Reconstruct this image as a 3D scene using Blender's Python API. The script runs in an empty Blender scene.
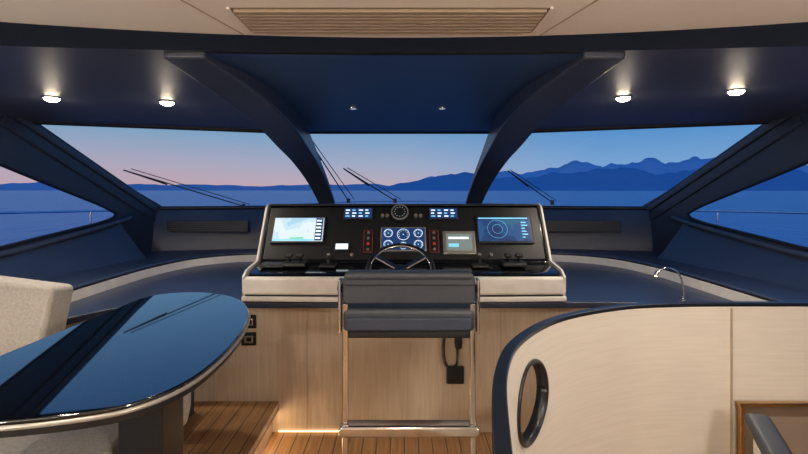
import bpy, bmesh, math
from mathutils import Vector, Matrix
S=bpy.context.scene
S.view_settings.view_transform='Standard'
S.view_settings.look='None'
COL=S.collection

# ---------------- materials ----------------
def nt(m):
    m.use_nodes=True
    return m.node_tree.nodes, m.node_tree.links, m.node_tree.nodes['Principled BSDF']
def mat(name,c,rough=.5,metal=0,var=.06,scale=12,bump=0,coat=0,emis=None,es=0,bscale=None,spec=.5):
    m=bpy.data.materials.new(name); N,L,b=nt(m)
    tc=N.new('ShaderNodeTexCoord'); no=N.new('ShaderNodeTexNoise'); no.inputs['Scale'].default_value=scale
    no.inputs['Detail'].default_value=4
    L.new(tc.outputs['Object'],no.inputs['Vector'])
    r=N.new('ShaderNodeValToRGB')
    r.color_ramp.elements[0].position=.3; r.color_ramp.elements[1].position=.7
    r.color_ramp.elements[0].color=tuple(x*(1-var) for x in c)+(1,)
    r.color_ramp.elements[1].color=tuple(min(1,x*(1+var)) for x in c)+(1,)
    L.new(no.outputs['Fac'],r.inputs['Fac']); L.new(r.outputs['Color'],b.inputs['Base Color'])
    b.inputs['Roughness'].default_value=rough; b.inputs['Metallic'].default_value=metal
    b.inputs['Coat Weight'].default_value=coat; b.inputs['Specular IOR Level'].default_value=spec
    if emis:
        b.inputs['Emission Color'].default_value=emis+(1,); b.inputs['Emission Strength'].default_value=es
    if bump:
        n2=N.new('ShaderNodeTexNoise'); n2.inputs['Scale'].default_value=bscale or 200
        L.new(tc.outputs['Object'],n2.inputs['Vector'])
        bp=N.new('ShaderNodeBump'); bp.inputs['Strength'].default_value=bump; bp.inputs['Distance'].default_value=.003
        L.new(n2.outputs['Fac'],bp.inputs['Height']); L.new(bp.outputs['Normal'],b.inputs['Normal'])
    return m
def oak(name,c1,c2,scale=(1.5,1.5,30),rough=.45):
    m=bpy.data.materials.new(name); N,L,b=nt(m)
    tc=N.new('ShaderNodeTexCoord'); mp=N.new('ShaderNodeMapping'); mp.inputs['Scale'].default_value=scale
    no=N.new('ShaderNodeTexNoise'); no.inputs['Scale'].default_value=3; no.inputs['Detail'].default_value=6
    r=N.new('ShaderNodeValToRGB'); r.color_ramp.elements[0].position=.35; r.color_ramp.elements[1].position=.65
    r.color_ramp.elements[0].color=c1+(1,); r.color_ramp.elements[1].color=c2+(1,)
    L.new(tc.outputs['Object'],mp.inputs['Vector']); L.new(mp.outputs['Vector'],no.inputs['Vector'])
    L.new(no.outputs['Fac'],r.inputs['Fac']); L.new(r.outputs['Color'],b.inputs['Base Color'])
    b.inputs['Roughness'].default_value=rough
    return m
def teak(name):
    m=bpy.data.materials.new(name); N,L,b=nt(m)
    tc=N.new('ShaderNodeTexCoord'); sx=N.new('ShaderNodeSeparateXYZ'); L.new(tc.outputs['Object'],sx.inputs[0])
    mp=N.new('ShaderNodeMapping'); mp.inputs['Scale'].default_value=(30,1.5,1)
    no=N.new('ShaderNodeTexNoise'); no.inputs['Scale'].default_value=2; no.inputs['Detail'].default_value=5
    L.new(tc.outputs['Object'],mp.inputs['Vector']); L.new(mp.outputs['Vector'],no.inputs['Vector'])
    r=N.new('ShaderNodeValToRGB'); r.color_ramp.elements[0].position=.3; r.color_ramp.elements[1].position=.7
    r.color_ramp.elements[0].color=(.22,.105,.042,1); r.color_ramp.elements[1].color=(.37,.20,.085,1)
    L.new(no.outputs['Fac'],r.inputs['Fac'])
    mu=N.new('ShaderNodeMath'); mu.operation='MULTIPLY'; mu.inputs[1].default_value=1/.085; L.new(sx.outputs['X'],mu.inputs[0])
    fr=N.new('ShaderNodeMath'); fr.operation='FRACT'; L.new(mu.outputs[0],fr.inputs[0])
    lt=N.new('ShaderNodeMath'); lt.operation='LESS_THAN'; lt.inputs[1].default_value=.07; L.new(fr.outputs[0],lt.inputs[0])
    mx=N.new('ShaderNodeMixRGB'); mx.inputs['Color2'].default_value=(.03,.02,.015,1)
    L.new(lt.outputs[0],mx.inputs['Fac']); L.new(r.outputs['Color'],mx.inputs['Color1']); L.new(mx.outputs[0],b.inputs['Base Color'])
    b.inputs['Roughness'].default_value=.45
    return m
def glass(name):
    m=bpy.data.materials.new(name); N,L,b=nt(m); N.remove(b)
    out=N['Material Output']; t=N.new('ShaderNodeBsdfTransparent'); t.inputs[0].default_value=(.95,.98,1,1)
    g=N.new('ShaderNodeBsdfGlossy'); g.inputs['Roughness'].default_value=.0
    no=N.new('ShaderNodeTexNoise'); no.inputs['Scale'].default_value=1
    mr=N.new('ShaderNodeMapRange'); mr.inputs['To Min'].default_value=.015; mr.inputs['To Max'].default_value=.02
    L.new(no.outputs['Fac'],mr.inputs['Value'])
    mx=N.new('ShaderNodeMixShader'); L.new(mr.outputs[0],mx.inputs[0]); L.new(t.outputs[0],mx.inputs[1]); L.new(g.outputs[0],mx.inputs[2]); L.new(mx.outputs[0],out.inputs[0])
    return m

M_leather=mat('navy_leather',(.023,.031,.055),.36,bump=.25,bscale=300)
M_leather2=mat('navy_leather_light',(.036,.047,.078),.36,bump=.25,bscale=300)
M_headliner=mat('headliner_grey_blue',(.055,.062,.085),.42,bump=.1,bscale=250)
M_fascia=mat('fascia_navy',(.010,.014,.026),.9,spec=.1)
M_skyglowhead=mat('headliner_painted_skyglow',(.022,.060,.165),.34)  # skylight bounce between the beams, put into the panel colour as blue
M_cream=mat('cream_lacquer',(.80,.76,.70),.4)
M_ceil=mat('cream_headliner',(.90,.86,.79),.75,var=.01)
M_vent=mat('vent_beige',(.44,.35,.25),.5)
M_ventdark=mat('vent_throat',(.16,.11,.07),.6)
M_oak=oak('light_oak',(.54,.43,.32),(.64,.52,.39),(22,22,1.2))
M_oakh=oak('pale_oak_veneer',(.74,.69,.60),(.79,.74,.65),(1.5,1.5,30))
M_teak=teak('teak_floor')
M_black=mat('black_gloss',(.006,.007,.010),.12,coat=.5)
M_blackm=mat('black_matte',(.008,.009,.012),.45)
M_capr=mat('black_cap',(.010,.012,.017),.3)
M_table=mat('black_glass',(.002,.003,.005),.02,coat=1,var=.02)
M_work=mat('blue_worktop',(.026,.036,.068),.34)
M_chrome=mat('chrome',(.78,.77,.75),.14,1)
M_fab=mat('beige_fabric',(.50,.46,.41),.9,var=.15,scale=90,bump=.8,bscale=160)
M_brass=mat('brass',(.60,.38,.17),.3,1)
M_seat=mat('grey_leather',(.042,.049,.066),.42,bump=.3,bscale=250)
M_grey=mat('silver_bezel',(.38,.36,.33),.35,.5)
M_glass=glass('window_glass')
M_warm=mat('warm_led',(1,.8,.5),.5,emis=(1,.68,.34),es=7)
M_warm2=mat('warm_led_dim',(1,.8,.5),.5,emis=(1,.68,.34),es=3)
M_lamp=mat('downlight_bulb',(1,.9,.7),.5,emis=(1,.82,.58),es=50)
M_dim=mat('downlight_dim',(.3,.4,.5),.5,emis=(.7,.82,1),es=.5)
M_white=mat('screen_text',(.8,.9,1),.5,emis=(.65,.8,.95),es=1.1)
M_cyan=mat('screen_cyan',(.2,.6,.8),.5,emis=(.15,.5,.75),es=.9)
M_green=mat('screen_green',(.2,.6,.3),.5,emis=(.25,.6,.5),es=.7)
M_red=mat('led_red',(.4,.03,.02),.5,emis=(1,.06,.03),es=.22)
M_scr=mat('screen_dark',(.01,.03,.08),.2,emis=(.012,.035,.12),es=1)
M_scrg=mat('screen_grey',(.1,.12,.12),.2,emis=(.16,.19,.18),es=1)
def chartmat(name,cols,sc,st):
    m=bpy.data.materials.new(name); N,L,b=nt(m)
    tc=N.new('ShaderNodeTexCoord'); no=N.new('ShaderNodeTexNoise'); no.inputs['Scale'].default_value=sc
    L.new(tc.outputs['Object'],no.inputs['Vector']); r=N.new('ShaderNodeValToRGB')
    r.color_ramp.interpolation='CONSTANT'
    e=r.color_ramp.elements; e[0].position=0; e[0].color=cols[0]+(1,); e[1].position=.42; e[1].color=cols[1]+(1,)
    x=e.new(.52); x.color=cols[2]+(1,); x=e.new(.66); x.color=cols[3]+(1,)
    L.new(no.outputs['Fac'],r.inputs['Fac']); L.new(r.outputs['Color'],b.inputs['Emission Color']); b.inputs['Emission Strength'].default_value=st
    b.inputs['Base Color'].default_value=(.02,.02,.02,1); b.inputs['Roughness'].default_value=.2
    return m
M_chart=chartmat('chart_picture',[(.45,.72,.90),(.62,.84,.95),(.80,.93,1),(.70,.82,.80)],6,1.0)
M_chart2=chartmat('night_chart_picture',[(.010,.03,.11),(.012,.045,.15),(.02,.08,.22),(.03,.12,.22)],7,1.1)

# ---------------- helpers ----------------
def empty(name,loc=(0,0,0)):
    e=bpy.data.objects.new(name,None); e.empty_display_size=.1; COL.objects.link(e); return e
def link(o,m,parent=None,smooth=False):
    COL.objects.link(o)
    if m: o.data.materials.append(m)
    if parent: o.parent=parent
    if smooth:
        for p in o.data.polygons: p.use_smooth=True
    return o
def mesh(name,v,f,m,parent=None,bevel=0,solid=0,smooth=False,seg=3,off=0):
    me=bpy.data.meshes.new(name); me.from_pydata([tuple(x) for x in v],[],f); me.update()
    bm=bmesh.new(); bm.from_mesh(me); bmesh.ops.recalc_face_normals(bm,faces=bm.faces); bm.to_mesh(me); bm.free()
    o=bpy.data.objects.new(name,me); link(o,m,parent,smooth)
    if solid:
        s=o.modifiers.new('s','SOLIDIFY'); s.thickness=solid; s.offset=off
    if bevel:
        b=o.modifiers.new('b','BEVEL'); b.width=bevel; b.segments=seg; b.limit_method='ANGLE'; b.angle_limit=math.radians(35)
        for p in me.polygons: p.use_smooth=True
        w=o.modifiers.new('w','WEIGHTED_NORMAL'); w.keep_sharp=False
    return o
def box(name,c,s,m,parent=None,bevel=0,rot=None,seg=3):
    hx,hy,hz=[a/2 for a in s]
    v=[Vector((x,y,z)) for x in(-hx,hx) for y in(-hy,hy) for z in(-hz,hz)]
    if rot: 
        R=rot if isinstance(rot,Matrix) else Matrix.Rotation(rot[1],3,rot[0]); v=[R@a for a in v]
    v=[a+Vector(c) for a in v]
    f=[(0,1,3,2),(4,6,7,5),(0,4,5,1),(2,3,7,6),(0,2,6,4),(1,5,7,3)]
    return mesh(name,v,f,m,parent,bevel,seg=seg)
def prism(name,pts,lo,hi,m,parent=None,axis='Z',bevel=0,seg=3):
    def P(a,b,h): return {'Z':(a,b,h),'X':(h,a,b),'Y':(a,h,b)}[axis]
    n=len(pts); v=[P(a,b,lo) for a,b in pts]+[P(a,b,hi) for a,b in pts]
    f=[tuple(range(n))[::-1],tuple(range(n,2*n))]+[(i,(i+1)%n,(i+1)%n+n,i+n) for i in range(n)]
    return mesh(name,v,f,m,parent,bevel,seg=seg)
def catmull(P,n=8,closed=False):
    P=[Vector(p) for p in P]; out=[]; N=len(P)
    rng=N if closed else N-1
    for i in range(rng):
        if closed: a,b,c,d=P[i-1],P[i],P[(i+1)%N],P[(i+2)%N]
        else: a,b,c,d=P[max(i-1,0)],P[i],P[i+1],P[min(i+2,N-1)]
        for k in range(n):
            t=k/n; out.append(.5*((2*b)+(c-a)*t+(2*a-5*b+4*c-d)*t*t+(3*b-a-3*c+d)*t**3))
    if not closed: out.append(P[-1])
    return out
def tube(name,pts,r,m,parent=None,closed=False,res=4):
    cu=bpy.data.curves.new(name,'CURVE'); cu.dimensions='3D'; cu.bevel_depth=r; cu.bevel_resolution=res; cu.use_fill_caps=True
    sp=cu.splines.new('POLY'); sp.points.add(len(pts)-1)
    for i,p in enumerate(pts): sp.points[i].co=(*p,1)
    sp.use_cyclic_u=closed
    o=bpy.data.objects.new(name,cu); COL.objects.link(o)
    bpy.context.view_layer.update()
    me=bpy.data.meshes.new_from_object(o.evaluated_get(bpy.context.evaluated_depsgraph_get()))
    bpy.data.objects.remove(o); me.name=name; me.materials.clear()
    return link(bpy.data.objects.new(name,me),m,parent,True)
def cyl(name,c,r,h,m,parent=None,axis=(0,0,1),n=32,bevel=0,r2=None):
    bm=bmesh.new(); bmesh.ops.create_cone(bm,cap_ends=True,segments=n,radius1=r,radius2=r if r2 is None else r2,depth=h)
    q=Vector((0,0,1)).rotation_difference(Vector(axis)).to_matrix().to_4x4()
    bmesh.ops.transform(bm,matrix=Matrix.Translation(c)@q,verts=bm.verts)
    me=bpy.data.meshes.new(name); bm.to_mesh(me); bm.free()
    o=link(bpy.data.objects.new(name,me),m,parent)
    if bevel:
        b=o.modifiers.new('b','BEVEL'); b.width=bevel; b.segments=2; b.limit_method='ANGLE'
    return o
def dome(name,c,r,h,m,parent=None):
    bm=bmesh.new(); bmesh.ops.create_uvsphere(bm,u_segments=24,v_segments=12,radius=1)
    bmesh.ops.transform(bm,matrix=Matrix.Translation(c)@Matrix.Diagonal((r,r,h,1)),verts=bm.verts)
    me=bpy.data.meshes.new(name); bm.to_mesh(me); bm.free()
    return link(bpy.data.objects.new(name,me),m,parent,True)
def ring(c,r,u,v,n=40,ru=None):
    u=Vector(u);v=Vector(v); ru=ru or r
    return [Vector(c)+u*(ru*math.cos(2*math.pi*i/n))+v*(r*math.sin(2*math.pi*i/n)) for i in range(n)]
def sheet(name,rows,m,parent=None,solid=0,smooth=True,off=0):
    n=len(rows[0]); v=[p for r in rows for p in r]; f=[]
    for i in range(len(rows)-1):
        for j in range(n-1):
            a=i*n+j; f.append((a,a+1,a+n+1,a+n))
    return mesh(name,v,f,m,parent,solid=solid,smooth=smooth,off=off)
def beam(name,p0,p1,w,h,m,parent=None,bevel=.01,up=(0,0,1)):
    p0=Vector(p0);p1=Vector(p1); d=(p1-p0); L=d.length; d.normalize(); s=d.cross(Vector(up)).normalized(); u=s.cross(d)
    R=Matrix((s,d,u)).transposed()
    return box(name,(p0+p1)/2,(w,L,h),m,parent,bevel,rot=R)
def lerp(a,b,t): return a+(b-a)*t
def pw(x,pts):
    if x<=pts[0][0]: return pts[0][1]
    for (a,b),(c,d) in zip(pts,pts[1:]):
        if x<=c: return b+(d-b)*(x-a)/(c-a)
    return pts[-1][1]
OX=-.04
# ---------------- floor / shell ----------------
box('floor',(0,-.05,-.05),(5.8,6.1,.1),M_teak)
box('wall_back',(0,-3.05,1.1),(5.8,.1,2.3),M_oakh)
def Yc(X): return 1.92-.074*X*X
def Zf(X): return 2.14-.012*X*X
def Yw(X): return 3.8-.4*max(0,(abs(X-OX)-.95)/1.75)
def Zw(X): return 2.04+.02*max(0,(abs(X-OX)-.95)/1.75)
xs=[-2.86+5.72*i/60 for i in range(61)]
def cz(X,Y):
    t=(Y-Yc(X))/(Yw(X)-Yc(X)); return lerp(Zf(X),Zw(X),t)+.03*math.sin(math.pi*min(1,max(0,t)))
ce=empty('ceiling')
rows=[[(x,lerp(-3.0,Yc(x),t),2.2) for x in xs] for t in (0,.25,.5,.75,1)]
sheet('main_panel',rows,M_ceil,ce,smooth=False)
sheet('fascia',[[(x,Yc(x),2.2) for x in xs],[(x,Yc(x)+.012,Zf(x)) for x in xs]],M_fascia,ce)
sheet('forward_headliner',[[(x,lerp(Yc(x)+.012,Yw(x),t),cz(x,lerp(Yc(x),Yw(x),t))) for x in xs] for t in [i/12 for i in range(13)]],M_headliner,ce)
xc=[-.84+1.60*i/20 for i in range(21)]
sheet('center_headliner',[[(x,lerp(Yc(x)+.02,Yw(x)-.03,t),cz(x,lerp(Yc(x)+.02,Yw(x)-.03,t))-.008) for x in xc] for t in [i/12 for i in range(13)]],M_skyglowhead,ce)
sheet('roof_top',[[(x,y,z) for x in (-2.9,2.9)] for y,z in ((-3,2.35),(1.9,2.33),(3.5,2.13))],M_blackm,ce)
for sx in(-1,1):
    tube('seam',[(sx*.80-.05,0,2.199),(sx*.72-.05,1.50,2.199),(sx*.62-.05,1.88,2.199)],.003,M_vent,ce)
vg=empty('ceiling_air_vent')
box('throat',(-.05,1.715,2.197),(1.14,.225,.004),M_ventdark,vg)
for i in range(7):
    box('slat_%d'%i,(-.05,1.617+i*.0327,2.190),(1.12,.020,.010),M_vent,vg)
for s in(-1,1):
    box('frame_end_%d'%s,(-.05+s*.575,1.715,2.195),(.010,.24,.008),M_ceil,vg)
# side walls
def Xw(Y): return pw(Y,[(3.1,2.8),(3.4,2.76),(4.8,2.53)])
def wt(Y): return pw(Y,[(.2,2.0),(1.5,2.0),(2.6,1.90),(3.12,1.735),(4.0,1.41),(4.15,1.335)])
def wb(Y): return pw(Y,[(.2,1.08),(2,1.08),(3.12,1.145),(4.0,1.262),(4.12,1.295),(4.15,1.33)])
def ut(Y): return pw(Y,[(3.4,2.07),(4.72,1.37)])
Ys=[.2+3.95*i/40 for i in range(41)]
Ys2=sorted(set(Ys+[3.4,4.1,4.12]))
for side,s in(('port',-1),('starboard',1)):
    w=empty('wall_'+side)
    X=lambda Y:s*Xw(Y)+OX*.5
    sheet('upper',[[(X(y),y,ut(y)) for y in Ys2],[(X(y),y,wt(y)) for y in Ys2]],M_leather,w)
    sheet('lower',[[(X(y),y,wb(y)) for y in Ys2],[(X(y),y,0) for y in Ys2]],M_leather,w)
    sheet('aft',[[(X(y),y,2.2) for y in(-3,.2)],[(X(y),y,0) for y in(-3,.2)]],M_leather,w)
    sheet('tip',[[(X(y),y,ut(y)) for y in(4.15,4.4,4.78)],[(X(y),y,0) for y in(4.15,4.4,4.78)]],M_leather,w)
    g=mesh('window_%d'%(4 if s<0 else 5),[(X(y)+s*.02,y,wt(y)) for y in Ys2]+[(X(y)+s*.02,y,wb(y)) for y in Ys2[::-1]],[tuple(range(2*len(Ys2)))],M_glass)
    fr=empty('trim_side_window_'+side)
    loop=[Vector((X(y),y,wt(y))) for y in Ys2]+[Vector((X(y),y,wb(y))) for y in Ys2[::-1]]
    tube('frame',loop,.013,M_blackm,fr,closed=True)
    tube('padded_edge',catmull([(X(y)-s*.02,y,wb(y)-.045) for y in(.2,1.5,3.0,3.6,4.1,4.3)],6),.024,M_leather2,fr)
    sheet('coaming',[[(X(y)-s*.02,y,wb(y)-.06) for y in Ys2 if y>2.45],[(X(y)-s*.22,y,.99) for y in Ys2 if y>2.45],[(X(y)-s*.28,y,.925) for y in Ys2 if y>2.45]],M_leather,fr)
    ap=empty('trim_a_pillar_'+side)
    for k,(dz,ww,hh,mm) in enumerate([(-.065,.03,.05,M_leather2),(-.15,.02,.09,M_leather)]):
        beam('moulding_%d'%k,(s*(2.80-ww*.5)+OX*.5,3.15,2.07+dz+.13),(s*(2.55-ww*.5)+OX*.5,4.74,1.37+dz),ww,hh,mm,ap,bevel=.01)
def Yb(X):
    return 4.98-.28*max(0,(abs(X-OX)-.9)/1.65)**1.3
xf=[-2.62+5.2*i/50 for i in range(51)]
wf=empty('wall_front')
sheet('dash_bulkhead',[[(x,Yb(x)+.02,1.365) for x in xf],[(x,Yb(x)-.05,1.33) for x in xf],[(x,Yb(x)-.1,.9) for x in xf],[(x,Yb(x)-.1,0) for x in xf]],M_leather2,wf)
tr=empty('trim_windscreen')
tube('sill',[(x,Yb(x)-.02,1.36) for x in xf],.02,M_blackm,tr)
tube('header',[(x,Yw(x)-.01,Zw(x)+.01) for x in xs],.028,M_blackm,tr)
tube('side_rail_port',[(-2.84,3.4,2.06),(-2.60,4.7,1.37)],.022,M_blackm,tr)
tube('side_rail_starboard',[(2.78,3.4,2.06),(2.54,4.7,1.37)],.022,M_blackm,tr)
mesh('window_1',[(-.86,3.8,2.04),(.76,3.8,2.04),(.72,4.98,1.36),(-.79,4.98,1.36)],[(0,1,2,3)],M_glass)
mesh('window_2',[(-2.82,3.4,2.06),(-1.0,3.79,2.04),(-.90,4.98,1.36),(-2.60,4.7,1.37)],[(0,1,2),(0,2,3)],M_glass)
mesh('window_3',[(2.76,3.4,2.06),(.94,3.79,2.04),(.82,4.98,1.36),(2.54,4.7,1.37)],[(0,1,2),(0,2,3)],M_glass)
# mullion beams
stn=[(1.90,2.105,-1.02,-.84,.09),(2.36,2.045,-.985,-.755,.14),(3.00,1.975,-.985,-.74,.17),(3.58,1.885,-1.005,-.765,.16),(4.05,1.79,-1.0,-.78,.11),(4.5,1.61,-.96,-.765,.07),(4.93,1.385,-.93,-.755,.05)]
for side,s in(('port',-1),('starboard',1)):
    b=empty('windscreen_mullion_beam' )
    sm=catmull([Vector((a,z,o)) for a,z,o,i,h in stn],4); si=catmull([Vector((i,h,0)) for a,z,o,i,h in stn],4)
    v=[];f=[]
    for p,q in zip(sm,si):
        xo=s*abs(p[2]-OX)+OX; xi=s*abs(q[0]-OX)+OX
        v+=[(xo,p[0],p[1]),(xi,p[0],p[1]),(xi,p[0],p[1]+q[1]),(xo,p[0],p[1]+q[1])]
    n=len(sm)
    for k in range(n-1):
        a=4*k
        for j in range(4): f.append((a+j,a+(j+1)%4,a+4+(j+1)%4,a+4+j))
    f+=[(0,1,2,3),tuple(4*(n-1)+j for j in(3,2,1,0))]
    mesh('beam_body',v,f,M_leather2,b,bevel=.012)
# ---------------- worktop & ledge ----------------
inner=[(-2.08,2.45),(-2.08,3.2),(-2.05,3.7),(-1.93,4.1),(-1.7,4.33),(-1.4,4.43),(-.8,4.48),(0,4.5)]
outer=[(-2.78,2.45),(-2.78,3.2),(-2.70,3.75),(-2.62,4.25),(-2.56,4.55),(-2.2,4.70),(-.9,4.86),(0,4.86)]
ic=[Vector((a,b,0)) for a,b in inner]; ic=catmull(ic,5); oc=catmull([Vector((a,b,0)) for a,b in outer],5)
def mir(L): return L+[Vector((-p[0],p[1],0)) for p in L[::-1][1:]]
ic=mir(ic); oc=mir(oc)
ic[-1].y=2.3; oc[-1].y=2.3
cn=empty('trim_dash_ledge')
sheet('top',[[(p.x,p.y,.925) for p in oc],[(p.x,p.y,.925) for p in ic]],M_leather,cn)
sheet('beige_riser',[[(p.x,p.y,.915) for p in ic],[(p.x,p.y,.845) for p in ic]],M_cream,cn)
tube('padded_lip',[(p.x*1.006,p.y+.01,.928) for p in ic],.012,M_leather2,cn)
poly=[(-1.25,2.81),(-1.5,2.78),(-1.72,2.66),(-1.86,2.42)]
poly=[(p.x,p.y) for p in catmull([Vector((a,b,0)) for a,b in poly],4)]
wp=[(-1.0,2.81)]+poly+[(p.x,p.y) for p in ic]+[(-a,b-(.12 if b<2.5 else 0)) for a,b in poly[::-1]]+[(1.0,2.81)]
wk=empty('helm_worktop_cabinet')
prism('worktop',wp,.81,.85,M_work,wk,bevel=.008)
wp2=[(-1.0,2.88),(-1.25,2.88),(-1.52,2.85),(-1.78,2.7),(-1.92,2.45),(-2.2,2.45),(-2.2,4.3),(2.2,4.3),(2.2,2.33),(1.92,2.33),(1.78,2.7),(1.52,2.85),(1.25,2.88),(1.0,2.88)]
prism('oak_base',wp2,.0,.812,M_oak,wk)
for x in(-.62,.62): box('panel_joint',(x,2.878,.42),(.004,.004,.8),M_vent,wk)
box('kick_led',(-.50,2.872,.010),(.60,.006,.006),M_warm2,wk)
# ---------------- helm console ----------------
hc=empty('helm_console')
prof=[(2.84,.87),(2.82,1.0),(2.87,1.028),(3.08,1.052),(3.12,1.12),(3.29,1.415),(3.33,1.437),(3.40,1.43),(3.62,1.1),(3.62,.852),(2.84,.852)]
prism('black_body',prof,-.985,.985,M_black,hc,axis='X',bevel=.008)
prof2=[(2.81,.855),(2.795,1.01),(2.85,1.045),(3.06,1.072),(3.275,1.43),(3.33,1.450),(3.41,1.445),(3.64,1.11),(3.64,.855)]
for s in(-1,1): prism('side_cheek_%d'%s,prof2,s*1.0-.008,s*1.0+.008,M_cream,hc,axis='X',bevel=.005)
fp=[(-1.014,2.84)]+[(x,2.80-.02*(1-(x/1.01)**2)) for x in [-1.014+2.028*i/20 for i in range(21)]]+[(1.014,2.84)]
prism('fascia_upper',fp,.895,1.008,M_cream,hc,bevel=.02)
prism('fascia_lower',fp,.855,.887,M_cream,hc,bevel=.008)
prism('fascia_groove',[(a*.99,b+.012) for a,b in fp],.88,.90,M_blackm,hc)
box('hood_lip',(0,3.325,1.44),(1.97,.10,.014),M_blackm,hc,bevel=.006)
u=Vector((0,.22,.368)).normalized(); nrm=Vector((0,-.368,.22)).normalized(); xa=Vector((1,0,0))
RB=Matrix((xa,u,nrm)).transposed(); O=Vector((0,3.08,1.057))
def dp(x,s,d=0): return O+xa*x+u*s+nrm*d
def plate(name,x0,x1,s0,s1,d,t,m,par,bev=.003): return box(name,dp((x0+x1)/2,(s0+s1)/2,d),(x1-x0,s1-s0,t),m,par,bev,rot=RB)
def screen(name,x,w,s0,s1,m,bez=M_blackm,b=.014):
    e=empty(name); plate('bezel',x-w/2-b,x+w/2+b,s0-b,s1+b,.014,.02,bez,e,.005); plate('display',x-w/2,x+w/2,s0,s1,.0255,.004,m,e,.0); return e
plate('instrument_panel',-.97,.97,.02,.425,.0,.012,M_blackm,hc)
e=screen('chart_display',-.745,.35,.145,.325,M_chart)
plate('sidebar',-.625,-.575,.148,.322,.029,.002,M_scr,e,0)
for i in range(6): plate('row_%d'%i,-.62,-.585,.16+i*.027,.172+i*.027,.031,.002,M_white,e,0)
plate('status_bar',-.918,-.63,.147,.158,.0285,.002,M_cyan,e,0)
plate('land',-.80,-.70,.158,.175,.0285,.002,M_green,e,0)
e=screen('chart_display',.71,.37,.145,.33,M_chart2)
for k,r in enumerate((.035,.07)): tube('range_ring_%d'%k,ring(dp(.66,.237,.029),r,xa,u),.0008,M_cyan,e,closed=True,res=1)
for i in range(6): plate('row_%d'%i,.83,.83+.02+.03*((i*37%10)/10),.17+i*.023,.177+i*.023,.029,.002,M_cyan,e,0)
plate('title_bar',.53,.88,.318,.326,.0285,.002,M_cyan,e,0)
for x in(-.33,.285):
    e=screen('multifunction_display',x,.20,.325,.405,M_scr,b=.01)
    for r in range(3):
        for c in range(4): plate('digit_%d%d'%(r,c),x-.09+c*.047,x-.09+c*.047+.03-.008*((r+c)%2),.335+r*.024,.344+r*.024,.029,.002,M_white if (r+c)%3 else M_cyan,e,0)
e=empty('helm_compass'); cyl('housing',dp(-.03,.365,.02),.07,.05,M_blackm,e,axis=nrm,bevel=.006); tube('ring',ring(dp(-.03,.365,.046),.058,xa,u),.005,M_grey,e,closed=True)
cyl('dial',dp(-.03,.365,.046),.045,.004,M_blackm,e,axis=nrm)
for a in range(12):
    t=a*math.pi/6; p=dp(-.03+.037*math.cos(t),.365+.037*math.sin(t),.049); cyl('tick_%d'%a,p,.002,.002,M_white,e,axis=nrm,n=8)
for x in(-.155,-.12,.085,.12):
    e=empty('rotary_switch'); cyl('knob',dp(x,.345,.018),.013,.025,M_grey,e,axis=nrm); cyl('base',dp(x,.345,.008),.019,.01,M_blackm,e,axis=nrm)
e=empty('engine_gauge_cluster'); plate('bezel',-.165,.155,.07,.255,.014,.022,M_grey,e,.006); plate('face',-.155,.145,.08,.245,.0255,.004,M_scr,e,0)
for k,(gx,gs,gr) in enumerate([(-.11,.205,.03),(-.005,.195,.042),(.10,.205,.03),(-.11,.12,.03),(.10,.12,.03),(-.005,.11,.025)]):
    tube('gauge_ring_%d'%k,ring(dp(gx,gs,.029),gr,xa,u,28),.0016,M_white,e,closed=True,res=1)
    for a in range(9):
        t=-.6+a*(math.pi+1.2)/8; plate('tick_%d_%d'%(k,a),gx+gr*.75*math.cos(t)-.002,gx+gr*.75*math.cos(t)+.002,gs+gr*.75*math.sin(t)-.002,gs+gr*.75*math.sin(t)+.002,.029,.002,M_white,e,0)
    cyl('hub_%d'%k,dp(gx,gs,.029),.005,.002,M_cyan,e,axis=nrm,n=12)
for x in(-.25,.21):
    e=empty('engine_start_panel'); plate('plate',x-.035,x+.035,.06,.235,.012,.014,M_blackm,e,.004)
    tube('outline',[dp(x-.03,.065,.02),dp(x+.03,.065,.02),dp(x+.03,.23,.02),dp(x-.03,.23,.02)],.0012,M_red,e,closed=True,res=1)
    for i in range(4):
        cyl('button_%d'%i,dp(x,.085+i*.042,.022),.010,.01,M_red if i==1 else M_grey,e,axis=nrm,n=20)
e=screen('autopilot_display',.385,.18,.075,.20,M_scrg,bez=M_grey,b=.024)
plate('row_a',.31,.45,.16,.175,.029,.002,M_white,e,0); plate('row_b',.31,.38,.10,.125,.029,.002,M_cyan,e,0)
e=screen('depth_display',-.43,.085,.085,.125,M_white,b=.01)
for x in(-.52,-.36,.52,.60):
    e=empty('toggle_switch'); cyl('collar',dp(x,.05,.012),.012,.01,M_grey,e,axis=nrm,n=16); cyl('lever',dp(x,.05,.028),.004,.03,M_chrome,e,axis=nrm,n=10)
for x in(-.72,.72):
    e=empty('throttle_control'); box('base',(x,2.98,1.062),(.16,.13,.03),M_blackm,e,.01)
    for k,d in enumerate((-.035,.035)):
        beam('lever_%d'%k,(x+d,2.99,1.07),(x+d,2.96,1.11),.016,.02,M_blackm,e,.004); box('grip_%d'%k,(x+d,2.955,1.12),(.05,.03,.028),M_blackm,e,.01)
for x in(-.50,.50):
    e=empty('joystick_control'); box('base',(x,2.97,1.052),(.11,.10,.02),M_blackm,e,.006); cyl('stick',(x,2.97,1.08),.012,.05,M_blackm,e); cyl('knob',(x,2.97,1.105),.018,.025,M_blackm,e,bevel=.008)
e=empty('keyboard_tray'); box('tray',(-.86,2.97,1.055),(.16,.12,.016),M_blackm,e,.004)
for i in range(4): box('key_row_%d'%i,(-.86,2.93+i*.026,1.066),(.14,.018,.008),M_leather2,e,.002)
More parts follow.
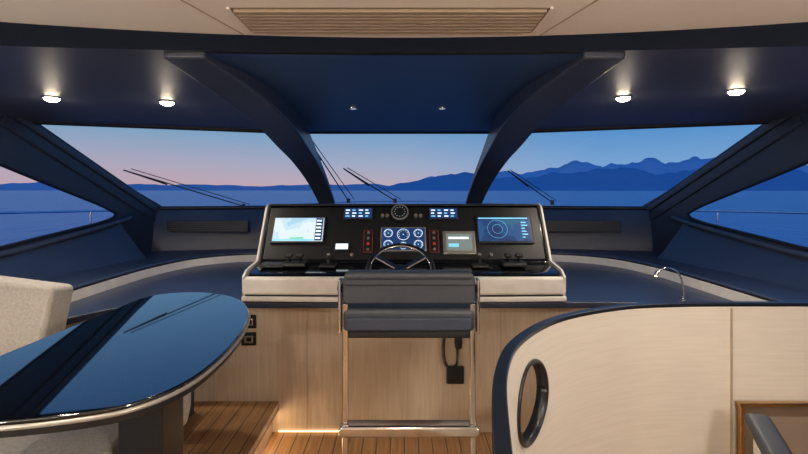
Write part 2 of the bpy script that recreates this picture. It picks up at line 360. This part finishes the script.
# steering wheel
e=empty('steering_wheel'); ax=Vector((0,-.66,.75)).normalized(); wu=xa; wv=ax.cross(xa).normalized(); wc=Vector((-.02,2.62,1.085))
tube('rim',ring(wc,.19,wu,wv,48),.014,M_blackm,e,closed=True)
cyl('hub',wc-ax*.02,.042,.05,M_chrome,e,axis=ax,bevel=.008)
for k,a in enumerate((35,145,215,325,)):
    t=math.radians(a); d=wu*math.cos(t)+wv*math.sin(t)
    beam('spoke_%d'%k,wc+d*.03,wc+d*.18,.028,.012,M_chrome,e,.004,up=ax)
tube('rim_inlay',ring(wc+ax*.006,.179,wu,wv,48),.007,M_chrome,e,closed=True)
tube('column',[wc-ax*.02,wc-ax*.22],.03,M_blackm,e)
for x in(-2.05,1.85):
    e=empty('bulkhead_air_vent'); yb=Yb(x)-.075
    sl=-.13 if x>0 else .10
    box('frame',(x,yb-.03,1.17),(.82,.02,.12),M_blackm,e,.004,rot=('Z',sl))
    for i in range(5): box('slat_%d'%i,(x,yb-.045,1.125+i*.0225),(.78,.012,.009),M_leather,e,rot=('Z',sl))
for z in(.71,.60):
    e=empty('wall_socket'); box('plate',(-.99,2.873,z),(.095,.014,.085),M_blackm,e,.006); box('insert',(-.99,2.864,z),(.06,.01,.05),M_chrome,e,.004)
    box('slot',(-.985,2.858,z),(.03,.004,.02),M_black,e)
e=empty('handset_telephone')
box('cradle',(.325,2.862,.375),(.11,.03,.11),M_blackm,e,.008)
box('handset',(.345,2.86,.585),(.05,.04,.02),M_blackm,e,.006); box('grip',(.345,2.85,.61),(.045,.035,.13),M_blackm,e,.012)
hx=[]; base=catmull([Vector((.34,2.84,.55)),Vector((.33,2.83,.45)),Vector((.27,2.84,.44)),Vector((.25,2.85,.52)),Vector((.255,2.855,.62))],40)
for i in range(200):
    t=i/199; p=base[int(t*(len(base)-1))]; a=t*2*math.pi*32; hx.append(p+Vector((.009*math.cos(a),.006*math.sin(a),0)))
tube('coiled_cord',hx,.0035,M_blackm,e,res=1)
# ---------------- helm chair ----------------
ch=empty('helm_chair'); cx=.022
bk=[(-.295,1.06),(-.292,1.165),(-.27,1.188),(.27,1.188),(.292,1.165),(.295,1.06),(.28,1.045),(-.28,1.045)]
prism('backrest',[(cx+a,b) for a,b in bk],1.985,2.055,M_seat,ch,axis='Y',bevel=.02,seg=4)
tube('backrest_roll',[(cx-.275,2.0,1.168),(cx+.275,2.0,1.168)],.022,M_seat,ch)
tube('backrest_piping',[(cx-.285,1.984,1.13),(cx+.285,1.984,1.13)],.003,M_blackm,ch)
box('seat',(cx,2.25,.965),(.61,.48,.115),M_seat,ch,.03,seg=4)
box('seat_back_band',(cx,1.998,.955),(.56,.014,.055),M_leather2,ch,.006)
box('seat_pan',(cx,2.25,.895),(.56,.44,.03),M_blackm,ch,.008)
for s in(-1,1):
    x=cx+s*.287
    box('post_%d'%s,(x,2.04,.52),(.028,.045,1.04),M_chrome,ch,.006)
    box('arm_bracket_%d'%s,(x+s*.022,2.03,1.03),(.014,.07,.24),M_chrome,ch,.005)
    box('armrest_%d'%s,(x+s*.02,2.2,1.10),(.04,.32,.035),M_seat,ch,.014)
    box('footrest_side_%d'%s,(cx+s*.30,2.05,.475),(.026,.12,.035),M_chrome,ch,.008)
    box('floor_runner_%d'%s,(cx+s*.287,2.25,.015),(.05,.55,.03),M_chrome,ch,.008)
box('footrest_rear',(cx,2.005,.475),(.62,.03,.05),M_chrome,ch,.012)
box('footrest_tread',(cx,2.06,.470),(.58,.08,.02),M_chrome,ch,.006)
box('floor_cross_bar',(cx,2.5,.015),(.62,.05,.03),M_chrome,ch,.008)
# ---------------- dinette ----------------
pf=empty('dinette_platform')
box('deck',(-1.8,1.0,.17),(2.0,3.76,.06),M_teak,pf,.006)
box('riser',(-1.83,1.0,.07),(1.98,3.72,.14),M_oak,pf)
box('nosing_led',(-.835,1.4,.132),(.012,2.9,.012),M_warm,pf)
box('front_trim',(-.802,1.0,.18),(.008,3.76,.03),M_oak,pf)
tb=empty('dining_table')
tp=catmull([Vector(p+(0,)) for p in [(-1.46,2.2),(-1.455,2.5),(-1.36,2.62),(-1.17,2.64),(-.95,2.52),(-.79,2.28),(-.70,1.98),(-.665,1.66),(-.68,1.42),(-.76,1.27),(-.90,1.20),(-1.10,1.16),(-1.32,1.17),(-1.43,1.25),(-1.465,1.5)]],8,True)
tp=[(p.x,p.y) for p in tp]
prism('top',tp,.922,.95,M_table,tb,bevel=.006)
tube('edge_band',[(a,b,.932) for a,b in tp],.007,M_grey,tb,closed=True)
c0=(-1.08,1.9)
prism('under_frame',[(c0[0]+(a-c0[0])*.985,c0[1]+(b-c0[1])*.985) for a,b in tp],.90,.925,M_blackm,tb,bevel=.005)
box('pedestal',(-.895,1.60,.56),(.15,.16,.70),M_capr,tb,.01)
box('pedestal_collar',(-.895,1.60,.88),(.20,.22,.05),M_capr,tb,.01)
box('foot_plate',(-.94,1.60,.212),(.26,.34,.02),M_capr,tb,.006)
sf=empty('dinette_sofa')
seatp=[(-2.7,.7),(-1.02,.7),(-1.02,1.72),(-.97,1.85),(-.96,2.0),(-1.02,2.16),(-1.2,2.22),(-2.7,2.22)]
prism('seat_cushion',seatp,.50,.65,M_fab,sf,bevel=.035,seg=4)
prism('seat_base',[(a if a<-2 else a-.05,b) for a,b in seatp],.2,.50,M_fab,sf,bevel=.01)
box('back_cushion',(-2.24,2.29,.885),(.95,.17,.47),M_fab,sf,.03,rot=Matrix.Rotation(math.radians(-7),3,'X')@Matrix.Rotation(math.radians(7),3,'Y'),seg=5)
box('side_back',(-2.62,1.4,.87),(.17,1.5,.47),M_fab,sf,.045,seg=5)
lk=empty('storage_locker'); box('body',(-1.48,2.60,.44),(.42,.26,.48),M_leather,lk,.01); box('door',(-1.48,2.465,.44),(.38,.012,.44),M_blackm,lk,.004); box('handle',(-1.33,2.452,.5),(.012,.014,.1),M_chrome,lk,.003)
# ---------------- stairwell wall ----------------
sw=empty('stairwell_wall')
pc=catmull([Vector(p+(0,)) for p in [(.175,.6),(.23,.97),(.32,1.4),(.452,1.70),(.70,1.98),(1.05,2.165),(1.35,2.22),(1.62,2.23),(2.3,2.23)]],14)
nn=[]
for i,p in enumerate(pc):
    d=(pc[min(i+1,len(pc)-1)]-pc[max(i-1,0)]).normalized(); nn.append(Vector((-d.y,d.x,0)))
T=.03
def wallring(z0,z1,t0,t1,m,name,par,bevel=0):
    v=[];f=[]
    for p,q in zip(pc,nn):
        a=p+q*t0;b=p+q*t1
        v+=[(a.x,a.y,z0),(b.x,b.y,z0),(b.x,b.y,z1),(a.x,a.y,z1)]
    n=len(pc)
    for k in range(n-1):
        for j in range(4): f.append((4*k+j,4*k+(j+1)%4,4*k+4+(j+1)%4,4*k+4+j))
    f+=[(0,1,2,3),tuple(4*(n-1)+j for j in(3,2,1,0))]
    return mesh(name,v,f,m,par,bevel=bevel)
w=wallring(0,.975,0,T,M_oakh,'panel',sw)
L=[0]
for a,b in zip(pc,pc[1:]): L.append(L[-1]+(b-a).length)
def at(s):
    for i in range(len(L)-1):
        if s<=L[i+1]:
            t=(s-L[i])/(L[i+1]-L[i]); return pc[i].lerp(pc[i+1],t),nn[i].lerp(nn[i+1],t)
i0=min(range(len(pc)),key=lambda i:(pc[i]-Vector((.495,1.765,0))).length); s0=L[i0]; hz=.72; hr=.155
p0,n0=at(s0)
cut=cyl('cutter',(p0.x,p0.y,hz),hr,.5,None,axis=n0,n=64)
bo=w.modifiers.new('bo','BOOLEAN'); bo.object=cut; bo.operation='DIFFERENCE'; bo.solver='EXACT'
bpy.context.view_layer.update()
me=bpy.data.meshes.new_from_object(w.evaluated_get(bpy.context.evaluated_depsgraph_get()))
w.modifiers.clear(); w.data=me; bpy.data.objects.remove(cut)
def hp_(off,rr,k,n=56):
    a=2*math.pi*k/n; p,q=at(s0+rr*math.cos(a)); r=p+q*off; return (r.x,r.y,hz+rr*math.sin(a))
sheet('porthole_lining',[[hp_(o,hr-.004,k) for k in range(57)] for o in(-.006,T+.006)],M_capr,sw,solid=.012)
tube('porthole_trim',[hp_(-.004,hr,k) for k in range(56)],.008,M_capr,sw,closed=True)
tube('porthole_trim_outer',[hp_(T+.004,hr,k) for k in range(56)],.008,M_capr,sw,closed=True)
wallring(.972,.99,-.004,T+.006,M_capr,'cap_rail',sw,bevel=.004)
wallring(.94,.978,T-.002,T+.008,M_capr,'cap_outer',sw)
box('vertical_joint',(1.62,2.226,.5),(.006,.01,.93),M_vent,sw)
cw=empty('companionway_recess')
box('dark_panel',(1.98,2.215,.24),(.66,.015,.5),M_ventdark,cw)
box('brass_top',(1.98,2.200,.505),(.70,.03,.018),M_brass,cw,.003)
box('brass_side',(1.645,2.200,.245),(.018,.03,.53),M_brass,cw,.003)
box('inner_panel',(2.02,2.203,.2),(.62,.01,.48),mat('recess_taupe',(.28,.22,.17),.5),cw,.002)
hr_=empty('stair_handrail')
beam('leather_rail',(1.545,1.98,.555),(1.42,1.50,.36),.10,.06,M_seat,hr_,.025)
beam('side_pad',(1.60,1.98,.53),(1.48,1.50,.335),.02,.05,M_blackm,hr_,.008)
box('newel_post',(1.53,1.92,.25),(.05,.05,.50),M_chrome,hr_,.008)
box('newel_post_lower',(1.44,1.58,.18),(.05,.05,.36),M_chrome,hr_,.008)
gl=empty('gooseneck_lamp'); cyl('base',(1.77,2.85,.858),.025,.016,M_chrome,gl)
tube('neck',catmull([Vector((1.77,2.85,.86)),Vector((1.765,2.85,.95)),Vector((1.74,2.85,1.02)),Vector((1.69,2.85,1.055)),Vector((1.64,2.85,1.05)),Vector((1.605,2.85,1.03))],8),.005,M_chrome,gl)
cyl('head',(1.60,2.85,1.022),.012,.03,M_chrome,gl,axis=(.5,0,1)); cyl('bulb',(1.597,2.85,1.005),.009,.005,M_warm,gl)
# ---------------- lamps ----------------
def light(name,t,loc,e,c,size=.05,rot=None,par=None,**k):
    l=bpy.data.lights.new(name,t); l.energy=e; l.color=c
    if t=='AREA': l.size=size
    else: l.shadow_soft_size=size
    for a,b in k.items(): setattr(l,a,b)
    o=bpy.data.objects.new(name,l); o.location=loc; COL.objects.link(o)
    if rot: o.rotation_euler=rot
    if par: o.parent=par
    return o
WC=(1,.87,.72)
for x,y in((-2.09,2.67),(-1.49,2.83),(1.33,2.73),(1.86,2.52)):
    e=empty('added_key_downlight'); z=cz(x,y)-.002
    tube('bezel',ring((x,y,z),.044,(1,0,0),(0,1,0),32),.005,M_chrome,e,closed=True)
    dome('bulb',(x,y,z),.040,.024,M_lamp,e)
    light('spot','SPOT',(x,y,z-.03),28,WC,.03,par=e,spot_size=2.5,spot_blend=.8)
    light('halo','POINT',(x,y,z-.16),.45,WC,.06,par=e)
for x,y in((-.34,3.02),(.255,3.02)):
    e=empty('added_key_downlight'); z=cz(x,y)-.013
    tube('bezel',ring((x,y,z),.026,(1,0,0),(0,1,0),32),.004,M_chrome,e,closed=True); cyl('bulb',(x,y,z),.02,.006,M_dim,e)
for x,y,en in((-1.2,.9,38),(1.2,1.0,40),(0,.7,32),(0,-1.2,50),(-1.2,-1.2,40),(1.2,-1.2,40)):  # added unseen downlights, the key light for stair wall and chair
    e=empty('added_key_downlight'); tube('bezel',ring((x,y,2.196),.05,(1,0,0),(0,1,0),32),.006,M_chrome,e,closed=True)
    cyl('bulb',(x,y,2.196),.04,.008,M_lamp,e)
    light('spot','SPOT',(x,y,2.17),en,WC,.06,par=e,spot_size=2.4,spot_blend=.8)
M_sh=mat('shade_linen',(.8,.7,.55),.8,emis=(1,.8,.6),es=2)
for x,y in((1.2,-.5),(-1.9,-.6)):  # unseen lamps added behind the camera to brighten the cream ceiling
    zb=.2 if x<0 else 0
    e=empty('added_uplight_lamp'); cyl('foot',(x,y,zb+.015),.15,.03,M_chrome,e); cyl('pole',(x,y,zb/2+.70),.012,1.40-zb,M_chrome,e); cyl('shade',(x,y,1.40),.2,.22,M_sh,e,r2=.14)
    light('bulb','POINT',(x,y,1.62),85,(1,.90,.78),.12,par=e)
light('led_glow','AREA',(-.82,2.3,.12),1.8,(1,.68,.38),.1,rot=(0,math.radians(-60),0),par=pf,shape='RECTANGLE',size_y=1.1)
# ---------------- exterior ----------------
def seamat():
    m=bpy.data.materials.new('sea_water'); N,L_,b=nt(m)
    tc=N.new('ShaderNodeTexCoord'); mp=N.new('ShaderNodeMapping'); mp.inputs['Scale'].default_value=(.5,.15,1)
    no=N.new('ShaderNodeTexNoise'); no.inputs['Scale'].default_value=1; no.inputs['Detail'].default_value=8
    L_.new(tc.outputs['Object'],mp.inputs['Vector']); L_.new(mp.outputs['Vector'],no.inputs['Vector'])
    bp=N.new('ShaderNodeBump'); bp.inputs['Strength'].default_value=.9; bp.inputs['Distance'].default_value=.8
    L_.new(no.outputs['Fac'],bp.inputs['Height']); L_.new(bp.outputs['Normal'],b.inputs['Normal'])
    b.inputs['Base Color'].default_value=(.07,.27,.58,1); b.inputs['Roughness'].default_value=.3; b.inputs['Specular IOR Level'].default_value=.3
    return m
box('sea',(0,3000,-4.5),(30000,9000,.1),seamat())
import random
def mountains(name,Y,x0,x1,prof,m,seed,amp=1):
    random.seed(seed); n=200; rows=[]
    ph=[random.uniform(0,6) for _ in range(8)]
    for k,(dy,hf) in enumerate(((-500,0),(-300,.35),(-120,.75),(0,1),(200,.6),(500,0))):
        r=[]
        for i in range(n+1):
            t=i/n; X=lerp(x0,x1,t); h=pw(t,prof)
            w=sum(math.sin(t*f*6.28+ph[j]+k*.7)*a for j,(f,a) in enumerate(((5,.10),(9,.08),(17,.055),(31,.03),(53,.02),(90,.008))))
            r.append((X,Y+dy+40*math.sin(t*40+k),-4.4+h*hf*(1+w*amp)))
        rows.append(r)
    sheet(name,rows,m,smooth=True)
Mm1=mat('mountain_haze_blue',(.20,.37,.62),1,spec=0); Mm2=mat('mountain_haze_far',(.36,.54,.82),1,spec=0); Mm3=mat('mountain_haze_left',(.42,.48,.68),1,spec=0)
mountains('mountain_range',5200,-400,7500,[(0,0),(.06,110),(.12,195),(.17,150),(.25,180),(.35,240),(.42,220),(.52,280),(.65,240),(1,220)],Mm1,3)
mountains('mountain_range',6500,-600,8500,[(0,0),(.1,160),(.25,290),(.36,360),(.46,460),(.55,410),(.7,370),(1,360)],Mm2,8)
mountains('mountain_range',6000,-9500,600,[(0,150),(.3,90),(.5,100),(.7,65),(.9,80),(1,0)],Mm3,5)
M_wip=mat('wiper_black',(.02,.025,.04),.4)
def wiper(pts,dz=.03):
    e=empty('windscreen_wiper')
    a,b=Vector(pts[0]),Vector(pts[1])
    tube('arm',[a,b],.006,M_wip,e); tube('link',[a+Vector((.0,.03,dz)),b+Vector((.06,.03,dz*.6))],.004,M_wip,e)
    d=(a-b).normalized(); tube('blade',[a+d*.05,a-d*.35+Vector((0,0,-.015))],.007,M_wip,e); cyl('pivot',b,.02,.05,M_wip,e)
wiper([(-2.70,4.42,1.73),(-1.79,5.02,1.37)]); wiper([(-.86,3.98,2.02),(-.62,5.02,1.43)]); wiper([(-.56,4.42,1.74),(-.1,5.04,1.43)]); wiper([(1.05,4.42,1.72),(1.66,5.04,1.41)])
M_rail=mat('steel_rail',(.6,.62,.68),.25,1)
e=empty('deck_railing')
for s in(-1,1):
    pts=catmull([Vector((s*3.6,1,1.42)),Vector((s*3.55,3.9,1.35)),Vector((s*3.3,6,1.29)),Vector((s*2.6,8.5,1.26)),Vector((s*1.2,11,1.26)),Vector((0,11.6,1.26))],8)
    tube('top_rail',pts,.013,M_rail,e)
    for k in range(2,len(pts),5): tube('stanchion_%d'%k,[pts[k],pts[k]-Vector((0,0,.7))],.010,M_rail,e)
# ---------------- world ----------------
W=bpy.data.worlds.new('dusk_sky'); S.world=W; W.use_nodes=True; N=W.node_tree.nodes; L_=W.node_tree.links
bg=N['Background']; tc=N.new('ShaderNodeTexCoord'); sx=N.new('ShaderNodeSeparateXYZ'); L_.new(tc.outputs['Generated'],sx.inputs[0])
def ramp(cols):
    r=N.new('ShaderNodeValToRGB'); e=r.color_ramp.elements
    e[0].position=cols[0][0]; e[0].color=cols[0][1]+(1,); e[1].position=cols[-1][0]; e[1].color=cols[-1][1]+(1,)
    for p,c in cols[1:-1]: x=e.new(p); x.color=c+(1,)
    L_.new(sx.outputs['Z'],r.inputs['Fac']); return r
rl=ramp([(0,(.58,.38,.42)),(.045,(.46,.40,.50)),(.13,(.19,.37,.56)),(.45,(.05,.17,.48))])
rc=ramp([(0,(.56,.42,.48)),(.05,(.38,.43,.57)),(.13,(.17,.35,.58)),(.45,(.04,.16,.46))])
rr=ramp([(0,(.34,.40,.60)),(.05,(.20,.38,.65)),(.13,(.09,.28,.60)),(.45,(.03,.14,.44))])
m1=N.new('ShaderNodeMapRange'); m1.inputs['From Min'].default_value=-.5; m1.inputs['From Max'].default_value=0; L_.new(sx.outputs['X'],m1.inputs['Value'])
m2=N.new('ShaderNodeMapRange'); m2.inputs['From Min'].default_value=0; m2.inputs['From Max'].default_value=.4; L_.new(sx.outputs['X'],m2.inputs['Value'])
a=N.new('ShaderNodeMixRGB'); L_.new(m1.outputs[0],a.inputs[0]); L_.new(rl.outputs[0],a.inputs[1]); L_.new(rc.outputs[0],a.inputs[2])
b=N.new('ShaderNodeMixRGB'); L_.new(m2.outputs[0],b.inputs[0]); L_.new(a.outputs[0],b.inputs[1]); L_.new(rr.outputs[0],b.inputs[2])
L_.new(b.outputs[0],bg.inputs[0]); bg.inputs[1].default_value=1
# ---------------- camera ----------------
cd=bpy.data.cameras.new('camera'); cam=bpy.data.objects.new('camera',cd); COL.objects.link(cam)
cam.location=(0,0,1.55); cam.rotation_euler=(math.radians(90),0,0); cd.sensor_width=36; cd.lens=36*450/808
cd.shift_y=-37/808; cd.clip_end=30000; cd.clip_start=.05
S.camera=cam
